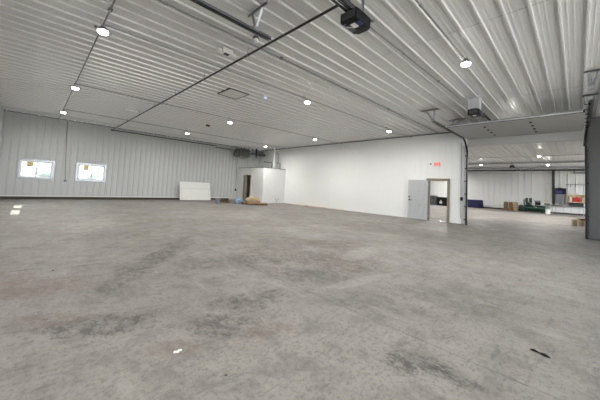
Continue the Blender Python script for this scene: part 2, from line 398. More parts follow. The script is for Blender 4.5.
# ------------------------------------------------------------------ closet in the corner
CX, CY, CH = 12.4, 16.6, 2.69
cd0, cd1, cdz = 18.25, 18.95, 2.1; CE = 20.1
f = MB()
f.box(CX,CX+.12,CY,cd0,0,CH).box(CX,CX+.12,cd1,CE,0,CH).box(CX,CX+.12,cd0,cd1,cdz,CH)
f.box(CX+.12,XR-.02,CY,CY+.12,0,CH).box(CX+.12,XR-.02,CE-.12,CE,0,CH)
f.box(CX+.12,XR-.02,CY+.12,CE-.12,CH-.1,CH-.0)
struct(f.build('wall_closet', CLOS), 'small white closet box in the corner under the heater')
struct(MB().box(CX-.015,XR-.02,CY-.015,CY+.02,CH,CH+.03).box(CX-.015,CX+.02,CY+.02,CE,CH,CH+.03).build('trim_11', DGALV), 'dark edging along the closet top')
f = MB(); f.box(CX-.03,CX+.14,cd0-.14,cd0,0,cdz+.1).box(CX-.03,CX+.14,cd0,cd1,cdz,cdz+.1)
struct(f.build('trim_12', mat('cream casing',(.62,.58,.48),.6)), 'cream casing right of the closet doorway')
struct(MB().box(CX-.06,CX+.14,cd1-.05,cd1+.26,0,cdz).build('trim_13', TAN), 'brown jamb at the left of the closet doorway')
d2 = struct(bpy.data.objects.new('door_2', None), 'blue grey closet door ajar inside its doorway'); C.objects.link(d2); d2.location = (CX+.16, cd0+.03, .01); d2.rotation_euler = (0,0,math.radians(-72))
MB().box(0,.045,0,.66,0,cdz-.03).build('door_leaf', mat('blue grey door',(.14,.155,.17),.5), d2)
MB().tube([(0,.6,1.),(-.05,.6,1.)],.015,10).tube([(-.05,.6,1.),(-.065,.6,1.)],.03,10).build('door_handle', STEEL, d2)
# hose bibs low on the closet
hbz = thing('hose_bib', 'small twin hose bib low on the bright closet side', 'faucet', (13.8,CY-.0,.0))
MB().tube([(0,-.03,.02),(0,-.03,.2)],.012,8).tube([(0,-.03,.2),(-.08,-.04,.27),(-.14,-.05,.33)],.011,8).tube([(0,-.03,.2),(.08,-.04,.27),(.1,-.05,.29)],.011,8).build('pipe', DGALV, hbz)
for sx, zz in ((-.15,.33),(.16,.33)):
    MB().rbox(sx-.04,sx+.04,-.07,-.03,zz-.015,zz+.015,.006).build('valve_handle', DARK, hbz)

# ------------------------------------------------------------------ lamps
def lamp_proto():
    r = thing('ceiling_lamp', '', 'ceiling lamp', (0,0,0), 0, 'round low bay lamps on the conduits')
    MB().lathe([(.055,.13),(.055,.09),(.03,.085),(.03,.05)],n=14).build('mount', GALV, r, smooth=True)
    b = MB().lathe([(.05,.055),(.10,.05),(.12,.02),(.125,-.01),(.118,-.015)],n=24)
    b.build('lamp_housing', DGALV, r, smooth=True)
    MB().lathe([(.115,-.014),(.113,-.05),(.09,-.075),(.04,-.085)],n=24).build('lamp_lens', LENS, r, smooth=True)
    for a in (.3,.3+PI):
        c,s_ = math.cos(a), math.sin(a)
        MB().rbox(-.025,.025,-.02,.02,-.02,.035,.005,Matrix.Translation((.17*c,.17*s_,0))).beam((.11*c,.11*s_,.02),(.17*c,.17*s_,.01),.015,.008).build('bracket', DGALV, r)
    for ch in [k for k in C.objects if k.parent == r]: ch.data.transform(Matrix.Scale(.78,4))
    return r
LZ = 4.20; K = .937
lamps = [(.76,6.45,'round lit lamp nearest the camera on the left conduit'),
 (.76,11.37,'middle lit lamp on the conduit leading to the left wall'),
 (.755,16.27,'lit lamp closest to the windowed left wall'),
 (6.33,16.2,'small lit lamp above the leaning white panel by the left wall'),
 (6.33,11.27,'lit lamp beyond the ceiling hatch in mid ceiling'),
 (6.31,6.28,'bright lit lamp in the centre of the ceiling'),
 (11.79,6.21,'lit lamp on the ceiling near the white wall, left of the exit sign'),
 (6.45,1.67,'bright glaring lamp at the right in front of the raised door'),
 (11.63,10.78,'lit lamp halfway along the white wall'),
 (11.99,16.0,'lit lamp in the corner above the closet'),
 (12.75,1.7,'lamp burning above the raised grey door'),
 (.76,1.67,'lamp behind the black opener, above the camera'),
 (28.9,6.12,'left lit lamp in the far room'),
 (23.6,1.76,'nearest lit lamp in the far room beyond the raised door'),
 (29.9,1.68,'lit lamp in the far room in front of the ceiling bars'),
 (28.9,11.4,'lamp added to brighten the far room past the doorway'),  # lamps from here down are added to brighten the far room
 (35.0,11.4,'lamp added above the black chest to brighten the far room'),
 (20.0,6.2,'unseen lamp added behind the white wall to brighten the far room'),
 (28.9,-3.0,'unseen lamp added behind the right jamb to brighten the far room')]
lp = None
for (x,y,lab) in lamps:
    if lp is None: lp = o = lamp_proto()
    else: o = copy_tree(lp)
    o.location = (x,y,LZ); o['label'] = lab
    far = x > 15
    L = bpy.data.lights.new('lamp_light','AREA'); L.shape = 'DISK'; L.size = .2; L.energy = (330 if x > 12.5 and y < 3 else 66) if not far else 220; L.color = (1,.975,.94)
    lo = bpy.data.objects.new('lamp_light', L); C.objects.link(lo); lo.parent = o; lo.location = (0,0,-.12)

# ------------------------------------------------------------------ conduits
def conduit(pts, lab, r=.016, m=COND, name='conduit', clips=True, cat='conduit', group=None):
    t = thing(name, lab, cat, pts[0]); P0 = Vector(pts[0])
    if group: t['group'] = group
    MB().tube([Vector(p)-P0 for p in pts], r, 8).build('pipe', m, t, smooth=True)
    if clips:
        for a, c in zip(pts, pts[1:]):
            a, c = Vector(a), Vector(c); L_ = (c-a).length; n = int(L_/3)
            for k in range(1, n+1):
                p = a+(c-a)*(k/(n+1))-P0; d_ = (c-a).normalized()
                if k % 2: MB().tube([p-d_*.035,p+d_*.035], r*1.5, 8).build('coupling', m, t)
                else:
                    if P0.z < H-.1 and abs(a.z-c.z) < .01: MB().tube([p,(p.x,p.y,H-P0.z-.03)],.006,6).build('hanger_rod', m, t)
                    MB().rbox(p.x-.035,p.x+.035,p.y-.035,p.y+.035,p.z-.02,p.z+.03,.004).build('clip', m, t)
    return t
zc = H-.075; zl = 4.36
conduit([(.765,.2,zl),(.765,YL-.08,zl)], 'steel conduit across the ceiling to the left wall, linking three lamps', .015, DGALV)
conduit([(.78,6.52,zl),(XR-.1,6.30,zl)], 'ceiling conduit running to the white wall through the centre lamp')
conduit([(.78,11.5,zl),(XR-.1,10.95,zl)], 'ceiling conduit running through the middle row of lamps')
conduit([(.78,16.4,zl),(XR-.1,16.1,zl)], 'ceiling conduit nearest the left wall, passing the corner lamp')
conduit([(XS+.1,5.0,zc),(XR-.1,4.88,zc)], 'ceiling conduit passing beside the end of the near door track', .016, DGALV)
conduit([(2.0,1.78,zl),(6.45,1.72,zl)], 'ceiling conduit leading to the glaring lamp at the right')
conduit([(3.6,2.72,zc),(9.7,2.6,zc)], 'ceiling conduit leading from the near opener to the far opener')
conduit([(1.16,YL-.06,H-.08),(1.22,YL-.06,2.6),(1.30,YL-.06,1.10)], 'thin conduit drop between the two windows', .017)
tag(rebase(MB().rbox(1.24,1.36,YL-.11,YL-.045,.98,1.1,.01).build('outlet_box', DGALV), (1.3,YL-.08,1.04)), 'grey outlet box between the two windows', 'outlet box')
conduit([(XR-.045,3.90,H-.6),(XR-.045,3.88,.25)], 'thin conduit drop on the white wall end beside the door track', .013, clips=False)
tag(rebase(MB().rbox(XR-.1,XR-.035,3.80,3.90,1.10,1.27,.01).build('push_button_station', BLACK), (XR-.06,3.88,1.18)), 'small black push button box on the white wall end', 'switch')
conduit([(25.5,YB+.5,H-.07),(25.5,YL-1,H-.07)], 'ceiling conduit crossing the far room')

# black gas pipe: along Y then along the left wall
gp = thing('gas_pipe', 'long black gas pipe under the ceiling, turning along the left wall', 'pipe', (3.25,2.4,4.27))
MB().tube([(0,0,0),(0,17.5,0),(-.0,17.6,0)], .024, 10).build('pipe', BLACKM, gp, smooth=True)
MB().tube([(-.03,17.6,0),(6.9,17.6,0),(6.9,17.6,-.12),(8.0,17.6,-.12),(8.0,17.45,-.15),(8.2,17.3,-.2)], .026, 10).build('pipe', BLACKM, gp, smooth=True)
MB().rbox(-.05,.05,17.55,17.65,-.05,.05,.015).build('elbow', BLACKM, gp)
for k in range(7):
    y = 2.8+2.2*k
    MB().tube([(0,y,0),(0,y,H-4.27-.02)], .007, 6).tube([(0,y-.02,0),(0,y+.02,0)], .035, 10).build('hanger', DGALV, gp)
for k in range(9):
    x = .35+.78*k
    MB().box(x-.02,x+.02,17.6,17.84,-.02,.02).build('hanger', DARK, gp)

# ------------------------------------------------------------------ unit heater in the corner
uh = thing('unit_heater', 'olive and grey gas unit heater hung in the corner above the closet', 'heater', (12.24,19.45,3.9))
MB().rbox(-.45,.45,-.45,.45,-.33,.33,.02).build('cabinet', OLIVE, uh)
lv = MB()
for k in range(8):
    z = -.27+k*.072; lv.box(-.40,.40,-.50,-.44,z,z+.022)
lv.box(-.42,-.39,-.49,-.44,-.3,.3).box(.39,.42,-.49,-.44,-.3,.3); lv.build('louver', DGALV, uh)
MB().rbox(-.42,.42,-.465,-.445,-.3,.3,.003).build('front_grille', DARK, uh)
MB().lathe([(.26,0),(.26,.1),(.22,.12)],(-.65,0,0),20,'X').rbox(-.72,-.45,-.1,.2,-.28,-.02,.02).build('fan_guard', DGALV, uh)
for sx in (-.36,.36):
    for sy in (-.36,.36): MB().tube([(sx,sy,.33),(sx,sy,H-3.9-.02)], .01, 6).build('hanger_rod', BLACKM, uh)
MB().rbox(.36,.46,-.56,-.5,-.42,-.34,.01).rbox(.3,.5,-.56,-.5,.26,.38,.01).build('white_fitting', WHITE, uh, label='white plastic fittings on the heater corner')
fl = thing('flue_pipe', 'pair of grey flue pipes from the heater to the white wall', 'duct', (12.69,19.5,4.1))
MB().tube([(0,0,-.12),(1.85,0,-.12)], .09, 14).build('pipe', DGALV, fl, smooth=True)
MB().tube([(0,.25,.12),(1.85,.25,.12)], .085, 14).build('pipe', GALV, fl, smooth=True)
for x in (.5,1.25): MB().tube([(x-.03,0,-.12),(x+.03,0,-.12)], .105, 14).build('collar', DARK, fl)
for x in (.9,): MB().box(x-.04,x+.04,-.12,-.07,-.45,H-4.1-.03).build('strap', BLACK, fl)
cdp = thing('thermostat_cord', 'black cord hanging from the heater down the left wall', 'cord', (12.17,YL-.05,3.7))
MB().tube([(0,0,0),(.0,0,-1.),(.02,0,-2.78)], .011, 6).build('cord', BLACK, cdp)
MB().rbox(-.035,.075,-.04,.02,-2.95,-2.76,.012).build('thermostat', BLACK, cdp)
vp = thing('vent_pipe', 'white vertical vent pipe rising from the closet roof', 'pipe', (13.72,17.1,CH))
MB().tube([(0,0,.0),(0,0,H-CH-.03)], .055, 14).build('pipe', WHITE, vp, smooth=True)
MB().lathe([(.055,0),(.09,.0),(.09,.03),(.055,.04)],n=16).build('flange', WHITE, vp)
def bent(pts, lab, r=.025):
    o = MB().tube(pts, r, 8).build('bent_pipe', DARK, smooth=True); rebase(o, pts[-1]); tag(o, lab, 'pipe'); return o
bent([(12.75,17.1,3.17),(13.5,17.1,3.19),(13.54,17.1,3.14),(13.55,17.1,CH)], 'dark pipe loop on the closet roof left of the vent pipe', .035)
bent([(13.8,17.1,4.0),(14.1,17.1,4.0),(14.18,17.1,3.95),(14.2,17.1,3.28)], 'dark thin pipe bend right of the white vent pipe', .018)
bent([(14.05,17.1,3.22),(14.35,17.1,3.22),(14.38,17.1,3.15),(14.4,17.1,CH)], 'short dark pipe hook at the right of the closet roof', .028)
# wall bracket for the pipe loop
tag(rebase(MB().rbox(12.75,13.6,17.2,17.4,CH+.001,CH+.1,.01).build('roof_duct', DARK), (13.2,17.3,CH)), 'flat dark duct lying on the closet roof', 'duct')

# ------------------------------------------------------------------ openers
def opener(loc, lab, strut):
    t = thing('door_opener', lab, 'garage door opener', loc)
    MB().rbox(-.19,.15,-.14,.12,-.09,.05,.025).build('motor_housing', BLACK, t, smooth=True)
    MB().rbox(-.10,.10,-.10,.08,.04,.10,.02).build('top_plate', DARK, t)
    MB().lathe([(.085,0),(.09,.02),(.09,.16),(.07,.18)],(.17,-.06,.02),20,'Y').build('motor', BLACK, t, smooth=True)
    MB().rbox(-.2,-.15,-.11,.08,-.07,.03,.01).build('end_cover', DARK, t)
    MB().box(-.10,.0,-.05,.02,-.097,-.091).build('label_plate', PAPER, t, label='white printed label under the housing')
    MB().box(-.10,.0,-.12,-.06,-.097,-.091).build('label_plate', NAVYP, t, label='blue label under the housing')
    for k in range(3): MB().box(-.10,.06,.035+k*.027,.045+k*.027,-.097,-.091).build('vent_slot', DGALV, t)
    MB().lathe([(.018,0),(.018,.09)],(.17,-.15,.02),10,'Y').lathe([(.035,0),(.035,.015)],(.17,-.16,.02),14,'Y').build('sprocket', STEEL, t)
    for ch in [k for k in C.objects if k.parent == t]: ch.data.transform(Matrix.Scale(1.17 if loc[0] < 5 else 1.2, 4))
    return t
o1 = opener((3.42,2.42,4.0), 'black overhead door opener hanging top centre near the camera', None)
MB().box(-4.5,.05,-.06,.06,.10,.115).box(-4.5,.05,-.065,-.05,.07,.15).box(-4.5,.05,.05,.065,.07,.15).build('rail', DARK, o1)
MB().tube([(-4.5,-.02,.085),(-.1,-.02,.085)],.008,6).tube([(-4.5,.02,.085),(-.1,.02,.085)],.008,6).build('chain', STEEL, o1)
for sx, sy in ((-.05,-.15),(-.05,.13)):
    MB().beam((sx,sy,.05),(sx,sy,H-4.0-.02),.03,.003,True).build('hanger', GALV, o1)
MB().tube([(-.15,.05,-.09),(-.2,.1,-.14),(-.16,.02,-.18),(-.05,-.06,-.15),(0,-.05,-.09)],.003,6).build('antenna_wire', PAPER, o1)
LG = mat('zinc plate', (.6,.61,.64), .35, .3, .6, .1, 12)
o2 = opener((9.74,2.26,3.97), 'black overhead door opener hung on a silver bracket by the raised door', None)
for sx in (-.12,.12):
    for sy in (-.12,.12): MB().beam((sx,sy,.05),(sx*1.2,sy*1.2,H-3.97-.02),.035,.004,True).build('hanger', LG, o2)
MB().box(-.15,.15,-.16,.16,.2,.215).box(-.15,-.14,-.15,.15,.1,.42).box(-.10,.04,-.15,-.145,.1,.45).build('mounting_plate', LG, o2)
MB().box(.1,4.6,-.03,.03,.20,.23).build('rail', DARK, o2)
MB().beam((.15,.0,.05),(.75,-.1,.0),.04,.01).beam((.3,-.15,-.06),(.55,.1,.1),.03,.01).build('draw_arm', BLACK, o2)
o3 = opener((29.4,3.95,4.05), 'small dark opener hanging in the far room', None)
MB().beam((0,0,.1),(0,0,H-4.05-.02),.05,.01).build('hanger', DARK, o3)
MB().box(.1,6,-.03,.03,.05,.09).build('rail', DARK, o3)

# ------------------------------------------------------------------ door tracks
def cchan(mb, a, b, w=.07, h=.06, t=.006):
    """horizontal C-section along X between a and b"""
    x0,x1 = a[0],b[0]; y = a[1]; z = a[2]
    mb.box(x0,x1,y-w/2,y+w/2,z+h/2-t,z+h/2).box(x0,x1,y-w/2,y-w/2+t,z-h/2,z+h/2).box(x0,x1,y+w/2-t,y+w/2,z-h/2,z+h/2).box(x0,x1,y-w/2,y-w/4,z-h/2,z-h/2+t)
def hanger_frame(x, y0, y1, yt, zt, parent, lab=None):
    z1 = H-.04
    MB().box(x-.02,x+.02,y0,y1,z1-.03,z1).box(x-.02,x-.015,y0,y1,z1-.05,z1).build('ceiling_bar', GALV, parent)
    MB().beam((x,y0+(y1-y0)*.25,z1-.02),(x+.02,yt,zt),.045,.004,True).build('strut', GALV, parent)
    MB().beam((x,y0+(y1-y0)*.75,z1-.02),(x+.04,yt,zt),.045,.004,True).build('strut', GALV, parent)
    MB().box(x-.03,x+.07,yt-.05,yt+.05,zt-.02,zt+.05).build('bracket', GALV, parent)
def world_parent(root):
    for ch in [k for k in C.objects if k.parent == root and k.type == 'MESH']:
        ch.data.transform(Matrix.Translation(-Vector(root.location)))
t1 = thing('door_track', 'galvanised horizontal door track ending at the top left with a strut bracket', 'door track', (XS+.1,4.0,4.1))
m = MB(); cchan(m, (XS+.02,4.0,4.08), (2.95,4.0,4.08)); m.build('track', DGALV, t1)
MB().beam((XS+.1,4.06,4.13),(2.92,4.06,4.13),.05,.005,True).build('angle_iron', GALV, t1)
MB().box(XS+.02,2.95,3.958,3.964,4.04,4.06).build('track_lip', BLACKM, t1)
hanger_frame(2.6, 3.66, 4.22, 4.0, 4.11, t1); world_parent(t1)
t2 = thing('door_track', 'dark curved door track at the left of the wide opening beside the white wall', 'door track', (XR-.1,OY1+.06,0))
def track(root, y, sgn):
    m = MB(); cchan(m, (10.25,y,4.0), (13.9,y,4.0), .06,.055); m.build('track', DGALV, root)
    MB().beam((10.3,y+.05*sgn,4.05),(14.2,y+.05*sgn,4.05),.05,.005,True).build('angle_iron', DGALV, root)
    pts = [(13.9,y,4.0)]+[(13.9+.6*math.sin(a),y-.05*sgn*(1-math.cos(a)),3.4+.6*math.cos(a)) for a in [k*PI/2/8 for k in range(1,9)]]
    MB().tube(pts,.042,6).build('track_curve', BLACKM, root)
    MB().box(XR-.14,XR-.07,y-.03-(.06 if sgn > 0 else -.02),y+.03-(.06 if sgn > 0 else -.02),0.0,3.42).build('vertical_track', BLACKM, root)
    br = []
    for k in range(6): MB().box(XR-.08,XR-.015,y-.05,y+.05,.2+k*.6,.25+k*.6).build('bracket', DARK, root)
    for k in range(6):
        x = 10.6+.6*k
        MB().tube([(x,y-.1*sgn,4.0),(x,y+.02,4.0)],.012,6).lathe([(.03,0),(.03,.03)],(x,y-.015,4.0),10,'Y').build('roller', DARK, root)
track(t2, OY1+.03, 1)
hanger_frame(10.25, 3.5, 4.1, OY1+.03, 4.03, t2); hanger_frame(12.15, 3.1, 3.72, OY1+.03, 4.1, t2); world_parent(t2)
t3 = thing('door_track', 'dark door track at the right edge of the wide opening', 'door track', (XR-.1,OY0-.05,0))
track(t3, OY0-.02, -1)
hanger_frame(9.2, -.42, -.12, OY0-.02, 4.03, t3); hanger_frame(11.3, -.45, -.1, OY0-.02, 4.03, t3); world_parent(t3)
# jamb covers
struct(MB().rbox(XR-.05,XR+.18,OY1+.0,OY1+.2,0,OZ+.05,.03,seg=3).build('trim_14', mat('grey painted steel',(.5,.51,.52),.4,.1), smooth=True), 'silver metal jamb cover at the end of the white wall')
struct(MB().box(XR-.045,XR+.18,OY0-.06,OY0-.0,0,OZ+.4).build('trim_15', mat('blue grey jamb',(.10,.12,.16),.5)), 'blue grey edge of the right jamb')

# raised overhead door
rd = thing('overhead_door', 'raised grey overhead door hanging flat under the ceiling at the wide opening', 'overhead door', (11.45,1.7,4.0))
secs = 5; x0 = 11.45; wS = (14.42-x0)/secs
for k in range(secs):
    a = x0+wS*k
    o = MB().box(a+.003,a+wS-.003,OY0+.06,OY1-.05,3.985,4.03).build('door_section', HEAD, rd, bevel=.003)
    for y in (2.45,1.12):
        if k: 
            o2_ = MB().rbox(a-.05,a+.05,y-.035,y+.035,3.955,3.987,.006).build('hinge', BLACKM, rd)
MB().box(x0-.035,x0+.0,OY0+.06,OY1-.05,3.975,4.04).build('edge_seal', BLACKM, rd)
MB().box(x0-.055,x0-.035,OY0+.1,OY1-.05,3.985,4.03).build('edge_channel', mat('bright aluminium',(.78,.8,.84),.3,.5,.6), rd)
MB().beam((x0+.12,OY0+.1,4.07),(x0+.12,OY1-.1,4.07),.06,.006,True).build('strut_bar', GALV, rd)
for ch in [k for k in C.objects if k.parent == rd]: ch.data.transform(Matrix.Translation(-Vector(rd.location)))
# ------------------------------------------------------------------ ceiling bits
hx0,hx1,hy0,hy1 = 4.35,5.09,7.9,8.75
f = MB(); zt = H-.052; q=.022
f.box(hx0,hx1,hy0,hy0+q,zt,H-.01).box(hx0,hx1,hy1-q,hy1,zt,H-.01).box(hx0,hx0+q,hy0,hy1,zt,H-.01).box(hx1-q,hx1,hy0,hy1,zt,H-.01)
hk = thing('ceiling_hatch', 'square ceiling access hatch with a thin dark outline', 'hatch', (4.72,8.32,H-.03))
o = f.build('frame', DARK, hk); o.data.transform(Matrix.Translation((-4.72,-8.32,-H+.03)))
o = MB().box(-.35,.35,-.40,.40,-.014,.012).build('panel', CEIL, hk)
em = thing('emergency_light', 'white twin head emergency light on the ceiling left of the black pipe', 'emergency light', (2.98,5.68,4.36))
MB().rbox(-.13,.13,-.08,.08,-.02,.1,.02).build('housing', WHITE, em, smooth=True)
for s_ in (-1,1):
    MB().lathe([(.03,.06),(.06,.02),(.065,-.03),(.05,-.04)],(s_*.18,0,.0),14).build('lamp_head', WHITE, em, smooth=True)
MB().box(-.06,.06,-.05,.05,-.026,-.02).build('battery_cover', DARK, em)
sd = thing('smoke_detector', 'small round white detector beside the black pipe', 'detector', (3.12,4.72,H-.13))
MB().lathe([(.06,.1),(.07,.06),(.065,.05)],n=16).build('base', DGALV, sd)
MB().lathe([(.055,.05),(.055,.0),(.035,-.02)],n=16).build('sensor', WHITE, sd, smooth=True)
sd2 = thing('sensor', 'small blue lit sensor on the ceiling beyond the hatch', 'sensor', (5.56,7.6,H-.1))
MB().lathe([(.06,.08),(.06,.04),(.045,.02)],n=16).build('base', WHITE, sd2)
MB().lathe([(.045,.03),(.045,.0),(.02,-.03)],n=16).build('lens', BLED, sd2)
em2 = thing('emergency_light', 'white twin head light on the ceiling near the left end of the black pipe', 'emergency light', (2.9,13.9,H-.09))
MB().rbox(-.13,.13,-.09,.09,-.03,.09,.02).build('housing', WHITE, em2)
for s_ in (-1,1): MB().lathe([(.03,.06),(.06,.02),(.065,-.03),(.05,-.05)],(s_*.19,0,.0),14).build('lamp_head', WHITE, em2, smooth=True)
tag(rebase(MB().rbox(6.45,6.62,13.9,14.05,H-.12,H-.02,.015).build('junction_box', mat('rust red box',(.16,.03,.02),.5)),(6.53,13.97,H-.05)), 'small dark red box on the ceiling by the left wall', 'junction box')

# ------------------------------------------------------------------ things on the floor, near room
ps = thing('door_panel_stack', 'white rectangular insulated panel leaning on the left wall', 'panel', (8.62,19.6,0))
tilt = Matrix.Rotation(math.radians(-12),4,'X')
MB().rbox(-1.15,1.15,-.04,.04,0.01,1.34,.01,tilt).build('panel', SHEET, ps)
g = MB(); yy = -.045
for a in (((-1.1,1.1),(.86,.87)),((-1.0,-.99),(.06,.86)),((1.0,1.01),(.06,.86))):
    g.box(a[0][0],a[0][1],yy,yy+.01,a[1][0],a[1][1],tilt)
g.build('panel_edging', LINE, ps)
bk = thing('bucket', 'grey blue plastic pail on the floor by the left wall', 'bucket', (8.62,16.3,0))
MB().lathe([(.125,0),(.15,.33),(.158,.34),(.158,.37),(.145,.37),(.14,.34),(.118,.02)],n=24).build('pail', BUCK, bk, smooth=True)
MB().tube([(.158*math.cos(a),.158*math.sin(a),.34-.12*math.sin(a)) for a in [PI*k/10 for k in range(11)]],.005,6).build('handle', STEEL, bk)
def lump(name, m, loc, sz, seed, lab, cat, amp=.35, rz=0., flat=0.):
    b = bmesh.new(); bmesh.ops.create_icosphere(b, subdivisions=4, radius=1)
    for v in b.verts:
        p = v.co.copy(); n = noise.fractal(p*1.6+Vector((seed,seed*2,0)), .8, 2.1, 4)
        q = p*(1+amp*n); q.z = max(q.z, -.55)+.55
        if flat: q.z = min(q.z, flat+.12*n)
        v.co = Vector((q.x*sz[0], q.y*sz[1], max(q.z*sz[2]/1.55,0)))
    t = MB(); t.merge(b); o = t.build(name, m, smooth=True); o.location = loc; o.rotation_euler = (0,0,rz)
    return tag(o, lab, cat)
lump('paper_sacks', TANB, (10.95,15.75,.14), (.5,.3,.40), 3.1, 'heap of crumpled tan paper sacks before the closet doorway', 'sacks', .3, -.75)
lump('flattened_boxes', BROWN, (10.85,15.45,0), (.85,.42,.26), 8.4, 'brown flattened cardboard under the tan sacks', 'cardboard', .35, -.75, .9)
lump('plastic_bundle', BLUE, (10.15,16.25,0), (.26,.24,.42), 5.7, 'blue plastic wrapped bundle left of the tan sacks', 'bundle', .3)
cb = thing('cardboard_sheets', 'loose brown cardboard sheets lying between the pail and blue bundle', 'cardboard', (9.55,17.3,0), -.6)
for k in range(4):
    M = Matrix.Rotation(random.uniform(-.4,.4),4,'Z') @ Matrix.Rotation(random.uniform(-.06,.12),4,'X')
    MB().box(-.5,.5,-.3,.3,.04+.05*k,.055+.05*k,M).build('sheet', BROWN if k % 2 else TANB, cb)
def plank(a, c, lab, w=.14, t=.04, m=WOOD, end=None):
    a, c = Vector(a), Vector(c); d = c-a
    r = thing('plank', lab, 'plank', (a+c)/2, math.atan2(d.y,d.x))
    MB().rbox(-d.length/2,d.length/2,-w/2,w/2,0,t,.004).build('board', m, r)
    if end: MB().box(d.length/2-.22,d.length/2+.003,-w/2-.003,w/2+.003,-.0,t+.003).build('painted_end', end, r)
    return r
plank((14.25,15.2,0),(14.2,13.6,0), 'pale timber plank with a dark end on the floor by the white wall', end=WOODD)
plank((14.42,14.6,0),(14.46,12.0,0), 'long pale plank lying tight against the white wall base', .1,.04)
plank((14.44,11.7,0),(14.46,10.6,0), 'short pale plank continuing along the white wall base', .07,.03)
pc = thing('paper_scrap', 'small white paper scrap on the near concrete floor', 'paper scrap', (.925,2.235,.0), -.5)
MB().box(-.03,.012,-.014,.014,.001,.004).build('fold', PAPER, pc); MB().box(.0,.03,-.0,.02,.003,.008,Matrix.Rotation(-.08,4,'Y')).build('fold', PAPER, pc)
stx = thing('bark_scrap', 'thin dark scrap of bark at the right of the near floor', 'debris', (3.295,.235,0), -1.72)
MB().tube([(-.07,0,.008),(-.045,.006,.012),(-.01,0,.010)],[.004,.011,.006],8).build('chip', BLACK, stx)
MB().tube([(-.008,0,.010),(.03,-.004,.012),(.07,-.008,.006)],[.006,.012,.003],8).build('chip', BLACK, stx)
for (x,y,s_) in ((.62,1.62,.007),(1.08,1.75,.008),(3.4,1.3,.008),(.3,5.2,.011)):
    o = MB().rbox(-s_,s_,-s_*.7,s_*.7,0,s_*.8,s_*.25).build('pebble', DARK); o.location = (x,y,0); tag(o, 'tiny dark crumb of grit on the near concrete floor', 'pebble', 'crumbs of grit on the floor')

# ------------------------------------------------------------------ far room
# sofa
sf = thing('sofa', 'navy blue sofa against the far wall', 'sofa', (37.1,8.8,0), PI/2)
MB().rbox(-1.1,1.1,-.45,.45,.0,.45,.06).build('base', NAVY, sf, smooth=True)
MB().rbox(-1.1,1.1,-.45,-.2,.4,.9,.08).build('backrest', NAVY, sf, smooth=True)
for s_ in (-1,1): MB().rbox(s_*1.0-.14,s_*1.0+.14,-.45,.45,.08,.65,.06).build('armrest', NAVY, sf, smooth=True)
for k in range(3): MB().rbox(-.85+k*.57,-.3+k*.57,-.2,.42,.44,.58,.05).build('cushion', NAVY, sf, smooth=True)
# bins of scrap
for k,(y,m_,lab) in enumerate(((5.47,BROWN,'brown barrel at the left of the group by the far wall'),(5.05,WOODD,'dark brown barrel in the middle by the far wall'),(4.63,TANB,'tan barrel beside the green compressor'))):
    t = thing('barrel', lab, 'barrel', (36.9,y,0)); MB().lathe([(.17,0),(.19,.2),(.19,.7),(.17,.86)],n=18).build('body', m_, t, smooth=True)
    MB().lathe([(.19,0),(.2,.02),(.19,.04)],(0,0,.3),18).lathe([(.19,0),(.2,.02),(.19,.04)],(0,0,.6),18).build('hoop', DARK, t)
    MB().lathe([(.175,.84),(.18,.88),(.17,.9)],n=18).build('lid', BROWN, t)
rk = thing('low_rail', 'dark low timber rail lying along the far wall', 'timber', (37.75,6.2,0)); MB().rbox(-.06,.06,-1.3,2.2,0,.12,.01).build('rail', KERB, rk)
# compressor
cp = thing('air_compressor', 'green air compressor with horizontal tank by the far wall', 'air compressor', (36.3,3.05,0), 0)
MB().lathe([(.05,-.86),(.2,-.83),(.27,-.72),(.28,0),(.27,.72),(.2,.83),(.05,.86)],(0,0,.42),24,'Y').build('tank', GREEN, cp, smooth=True)
for y in (-.6,.6): MB().box(-.2,.2,y-.04,y+.04,0,.2).build('foot', GREEN, cp)
MB().box(-.22,.22,-.6,.75,.69,.72).build('deck', GREEN, cp)
MB().lathe([(.16,-.22),(.17,0),(.16,.22)],(0,.45,.9),20,'Y').rbox(-.1,.1,.2,.42,.95,1.42,.03).rbox(-.1,.1,.5,.72,.95,1.42,.03).build('pump', GREEN, cp, smooth=True)
MB().lathe([(.32,0),(.34,.02),(.32,.06)],(0,.78,.98),24,'Y').build('flywheel', GREEN, cp)
MB().lathe([(.15,-.2),(.15,.2)],(0,-.25,.9),18,'Y').build('motor', BLACK, cp, smooth=True)
MB().rbox(-.16,.16,-.45,.0,1.05,1.2,.02).build('belt_guard', DGALV, cp)
MB().tube([(-.2,.5,1.1),(-.34,.2,.8),(-.32,-.1,.55),(-.3,-.2,.5)],.025,8).build('hose', STEEL, cp)
tg = thing('green_tank', 'second small green tank left of the compressor', 'tank', (36.95,4.18,0)); MB().lathe([(.08,0),(.2,.04),(.22,.12),(.22,.5),(.18,.62),(.05,.68)],n=20).build('body', GREEN, tg, smooth=True); MB().tube([(0,0,.66),(0,0,.75)],.03,8).build('valve', STEEL, tg)
bw = thing('bucket', 'white pail right of the green compressor', 'bucket', (34.9,1.97,0)); MB().lathe([(.16,0),(.19,.4),(.2,.42),(.2,.44),(.18,.44)],n=20).build('pail', PAPER, bw, smooth=True)
MB().tube([(.0,.2*math.cos(a),.42-.14*math.sin(a)) for a in [PI*k/8 for k in range(9)]],.008,6).build('handle', STEEL, bw)
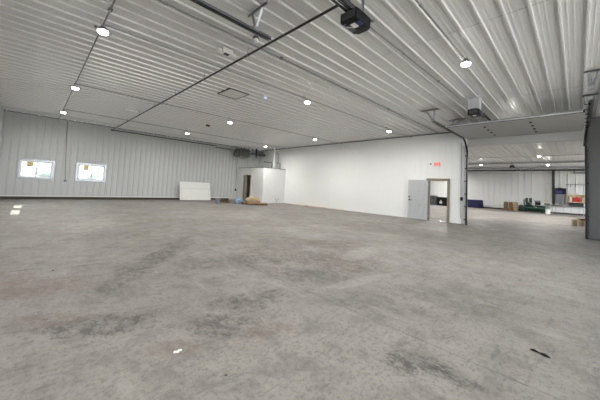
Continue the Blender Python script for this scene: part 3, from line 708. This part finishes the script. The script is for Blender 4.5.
# vertical post and beam on the far wall
struct(MB().box(XF-.2,XF-.04,1.62,1.82,.9,H-.1).build('trim_16', DARK), 'dark vertical post on the far wall')
tag(rebase(MB().tube([(XF-.35,YB+.3,H-.12),(XF-.35,YL-.5,H-.12)],.06,10).build('overhead_pipe', BLACKM, smooth=True),(XF-.35,2,H-.12)), 'long black pipe along the top of the far wall', 'pipe')
struct(MB().box(29.9,30.1,YB+.1,YL-.2,H-.16,H-.03).build('trim_17', GALV), 'galvanised beam under the far room ceiling')
struct(MB().box(34.7,34.9,YB+.1,YL-.2,H-.16,H-.03).build('trim_18', GALV), 'second galvanised beam close to the far wall')
# white wainscot and long bar
struct(MB().box(XF-.12,XF-.04,-4,2.35,.14,.95).build('trim_19', WHITE), 'bright white lower panel on the far wall')
gl = MB()
for k in range(9): gl.box(XF-.126,XF-.118,2.1-k*.55,2.12-k*.55,.16,.93)
struct(gl.build('trim_20', LINE), 'grooves between the white lower panels')
# workbench shelf
wb = thing('workbench', 'long dark narrow bench along the white panels of the far wall', 'bench', (37.65,.8,0))
MB().rbox(-.16,.16,-1.35,1.1,.80,.85,.01).build('bench_top', DARK, wb)
for y in (-1.2,1.0):
    for x in (-.13,.13): MB().box(x-.015,x+.015,y-.015,y+.015,0,.8).build('leg', STEEL, wb)
sk = thing('sink_stand', 'grey slop sink stand beside the dark bench', 'sink', (37.2,2.15,0))
MB().rbox(-.2,.2,-.2,.22,.78,1.0,.03).build('basin', DGALV, sk, smooth=True); MB().tube([(0,0,.78),(0,.02,.4),(0,0,0)],.04,10).build('drain', DGALV, sk); MB().tube([(.15,0,1),(.15,0,1.25),(0,0,1.3),(-.05,0,1.2)],.015,8).build('faucet', STEEL, sk)
cbx = thing('parts_washer', 'grey tapered cabinet standing on the dark bench', 'cabinet', (37.6,1.22,.851))
b = MB().rbox(-.2,.2,-.28,.3,.25,1.1,.02); b.rbox(-.12,.12,-.12,.12,0,.26,.01); b.build('body', DGALV, cbx)
MB().box(-.212,-.2,-.22,.24,.32,1.03).build('door', DGALV, cbx)
bb = thing('tool_case', 'navy and black case sitting on the grey cabinet', 'case', (37.6,1.2,1.953))
MB().rbox(-.22,.22,-.4,.38,0,.6,.03).build('body', BLACK, bb, smooth=True); MB().rbox(-.235,-.2,-.15,.34,.06,.36,.01).build('front_panel', NAVYP, bb, label='blue front panel'); MB().tube([(0,-.15,.58),(0,-.15,.63),(0,.15,.63),(0,.15,.58)],.02,8).build('handle', BLACK, bb)
pg = thing('wooden_crate', 'pale wooden open crate standing on the bench behind the right jamb', 'crate', (37.62,.1,.851))
MB().box(-.2,.2,-.6,.62,.3,.34).box(-.2,.2,-.6,-.56,.3,1.12).box(-.2,.2,.58,.62,.3,1.12).box(.16,.2,-.6,.62,.3,1.12).build('box', WOOD, pg)
MB().box(-.2,-.17,-.6,.62,.3,.42).build('front_board', WOOD, pg); MB().box(-.02,.15,-.5,.5,0,.3).build('foot', DARK, pg)
rc = thing('red_container', 'bright red plastic container in the wooden crate', 'container', (37.62,.08,1.195)); MB().rbox(-.1,.12,-.24,.26,0.0,.5,.04).build('body', RED, rc, smooth=True); MB().tube([(0,0,.49),(0,0,.56)],.04,10).build('cap', BLACK, rc)
for k,(y,z_,lab) in enumerate(((.46,1.195,'white jar at the left in the wooden crate'),(-.38,1.195,'white jar at the right in the wooden crate'))):
    j = thing('jar', lab, 'jar', (37.62,y,z_)); MB().lathe([(.07,0),(.08,.02),(.08,.5),(.05,.58)],n=16).build('body', PAPER, j, smooth=True); MB().lathe([(.055,.57),(.055,.63)],n=14).build('lid', DARK, j)
sh = thing('wall_shelf', 'thin grey shelf on the far wall above the crate', 'shelf', (XF-.2,-.1,2.92)); MB().box(-.15,.14,-1.4,.95,0,.04).build('board', DGALV, sh)
for y in (-1.1,.6): MB().beam((-.1,y,0),(.12,y,-.2),.03,.01).build('bracket', DGALV, sh)
sh2 = thing('wall_rack', 'faint upper rack high on the far wall at right', 'rack', (XF-.2,-.3,4.05)); MB().box(-.15,.14,-1.4,.6,0,.05).box(-.15,-.1,.5,.56,0,.3).build('bar', DGALV, sh2)
# black chest seen through the doorway
bc = thing('storage_chest', 'black storage chest seen through the personnel doorway', 'chest', (35.3,11.2,0))
MB().rbox(-.35,.35,-.95,.72,.0,.92,.03).build('body', BLACK, bc); MB().rbox(-.37,.37,-.97,.74,.92,1.0,.02).build('lid', BLACK, bc)
MB().rbox(-.365,-.35,.1,.4,.25,.5,.005).rbox(-.365,-.35,.18,.3,.55,.65,.005).build('label_plate', PAPER, bc)
gc = thing('metal_locker', 'grey metal cabinet left of the black chest', 'cabinet', (35.3,12.35,0))
MB().rbox(-.3,.3,-.33,.4,0,1.15,.02).build('body', DGALV, gc); MB().box(-.31,-.3,-.02,.0,.1,1.1).build('door_gap', BLACK, gc); MB().box(-.33,-.3,.05,.08,.5,.7).build('handle', STEEL, gc)
# timber on floor by the right jamb
CRM = mat('cream end grain',(.72,.63,.46),.8)
for (x,y,r_,h_,lab) in ((21.2,.13,.13,.36,'cream upright round block nearest the opening'),(21.9,-.1,.17,.30,'second cream round block carrying the brown timber')):
    o = MB().lathe([(r_*.9,0),(r_,.02),(r_,h_-.02),(r_*.9,h_)],n=18).build('timber_block', CRM, smooth=True); o.location = (x,y,0); tag(o, lab, 'block')
plank((21.85,-.05,0.301),(23.4,-2.4,0.301), 'brown timber beam resting on a cream block beyond the right jamb', .22, .09, WOODD)
tag(rebase(MB().lathe([(.15,0),(.17,.02),(.17,.28),(.15,.30)],(23.2,-2.1,0),18).build('timber_block', CRM, smooth=True),(23.2,-2.1,0)), 'cream block hidden behind the right jamb under the brown timber', 'block')

# ------------------------------------------------------------------ light
w = bpy.data.worlds.new('sky'); bpy.context.scene.world = w; w.use_nodes = True
bg = w.node_tree.nodes['Background']; bg.inputs['Color'].default_value = (.80,.90,1.0,1); bg.inputs['Strength'].default_value = 12.0
S = bpy.data.lights.new('sun','SUN'); S.energy = 32; S.color = (1,.95,.86); S.angle = math.radians(.6)
so = bpy.data.objects.new('sun', S); C.objects.link(so)
so.rotation_euler = Vector((1,0,-1.57)).to_track_quat('-Z','Y').to_euler()
def portal(loc, rot, sx, sy):
    P = bpy.data.lights.new('portal','AREA'); P.shape = 'RECTANGLE'; P.size = sx; P.size_y = sy; P.cycles.is_portal = True
    p = bpy.data.objects.new('portal', P); C.objects.link(p); p.location = loc; p.rotation_euler = rot
portal((5.5,YB-.15,1.95), (PI/2,0,0), 8, 3.9)
portal((34.25,YB-.15,1.85), (PI/2,0,0), 5.5, 3.7)
portal(((w1[0]+w1[1])/2,YL+.14,1.58), (-PI/2,0,0), 1.28, .9)
portal(((w2[0]+w2[1])/2,YL+.14,1.58), (-PI/2,0,0), 1.28, .9)

# ------------------------------------------------------------------ camera
cam = bpy.data.cameras.new('camera'); co = bpy.data.objects.new('camera', cam); C.objects.link(co)
r = Vector((0.71229187,-0.7000541,0.05064137)); u = Vector((-0.0748776,-0.00405099,0.9971845)); fw = Vector((0.69787796,0.71407832,0.05530386))
M = Matrix((( r.x,u.x,-fw.x,0),(r.y,u.y,-fw.y,0),(r.z,u.z,-fw.z,1.36),(0,0,0,1)))
co.matrix_world = M
cam.sensor_width = 36; cam.lens = 36*272.01/600; cam.shift_y = -(200-171.89)/600; cam.shift_x = 0
cam.clip_end = 400
sc = bpy.context.scene; sc.camera = co
sc.view_settings.view_transform = 'Standard'; sc.view_settings.look = 'None'; sc.view_settings.exposure = -.27; sc.view_settings.gamma = 1
sc.view_settings.use_curve_mapping = False
sc.cycles.max_bounces = 10; sc.cycles.diffuse_bounces = 6; sc.cycles.glossy_bounces = 4; sc.cycles.sample_clamp_indirect = 6
sc.cycles.use_denoising = True
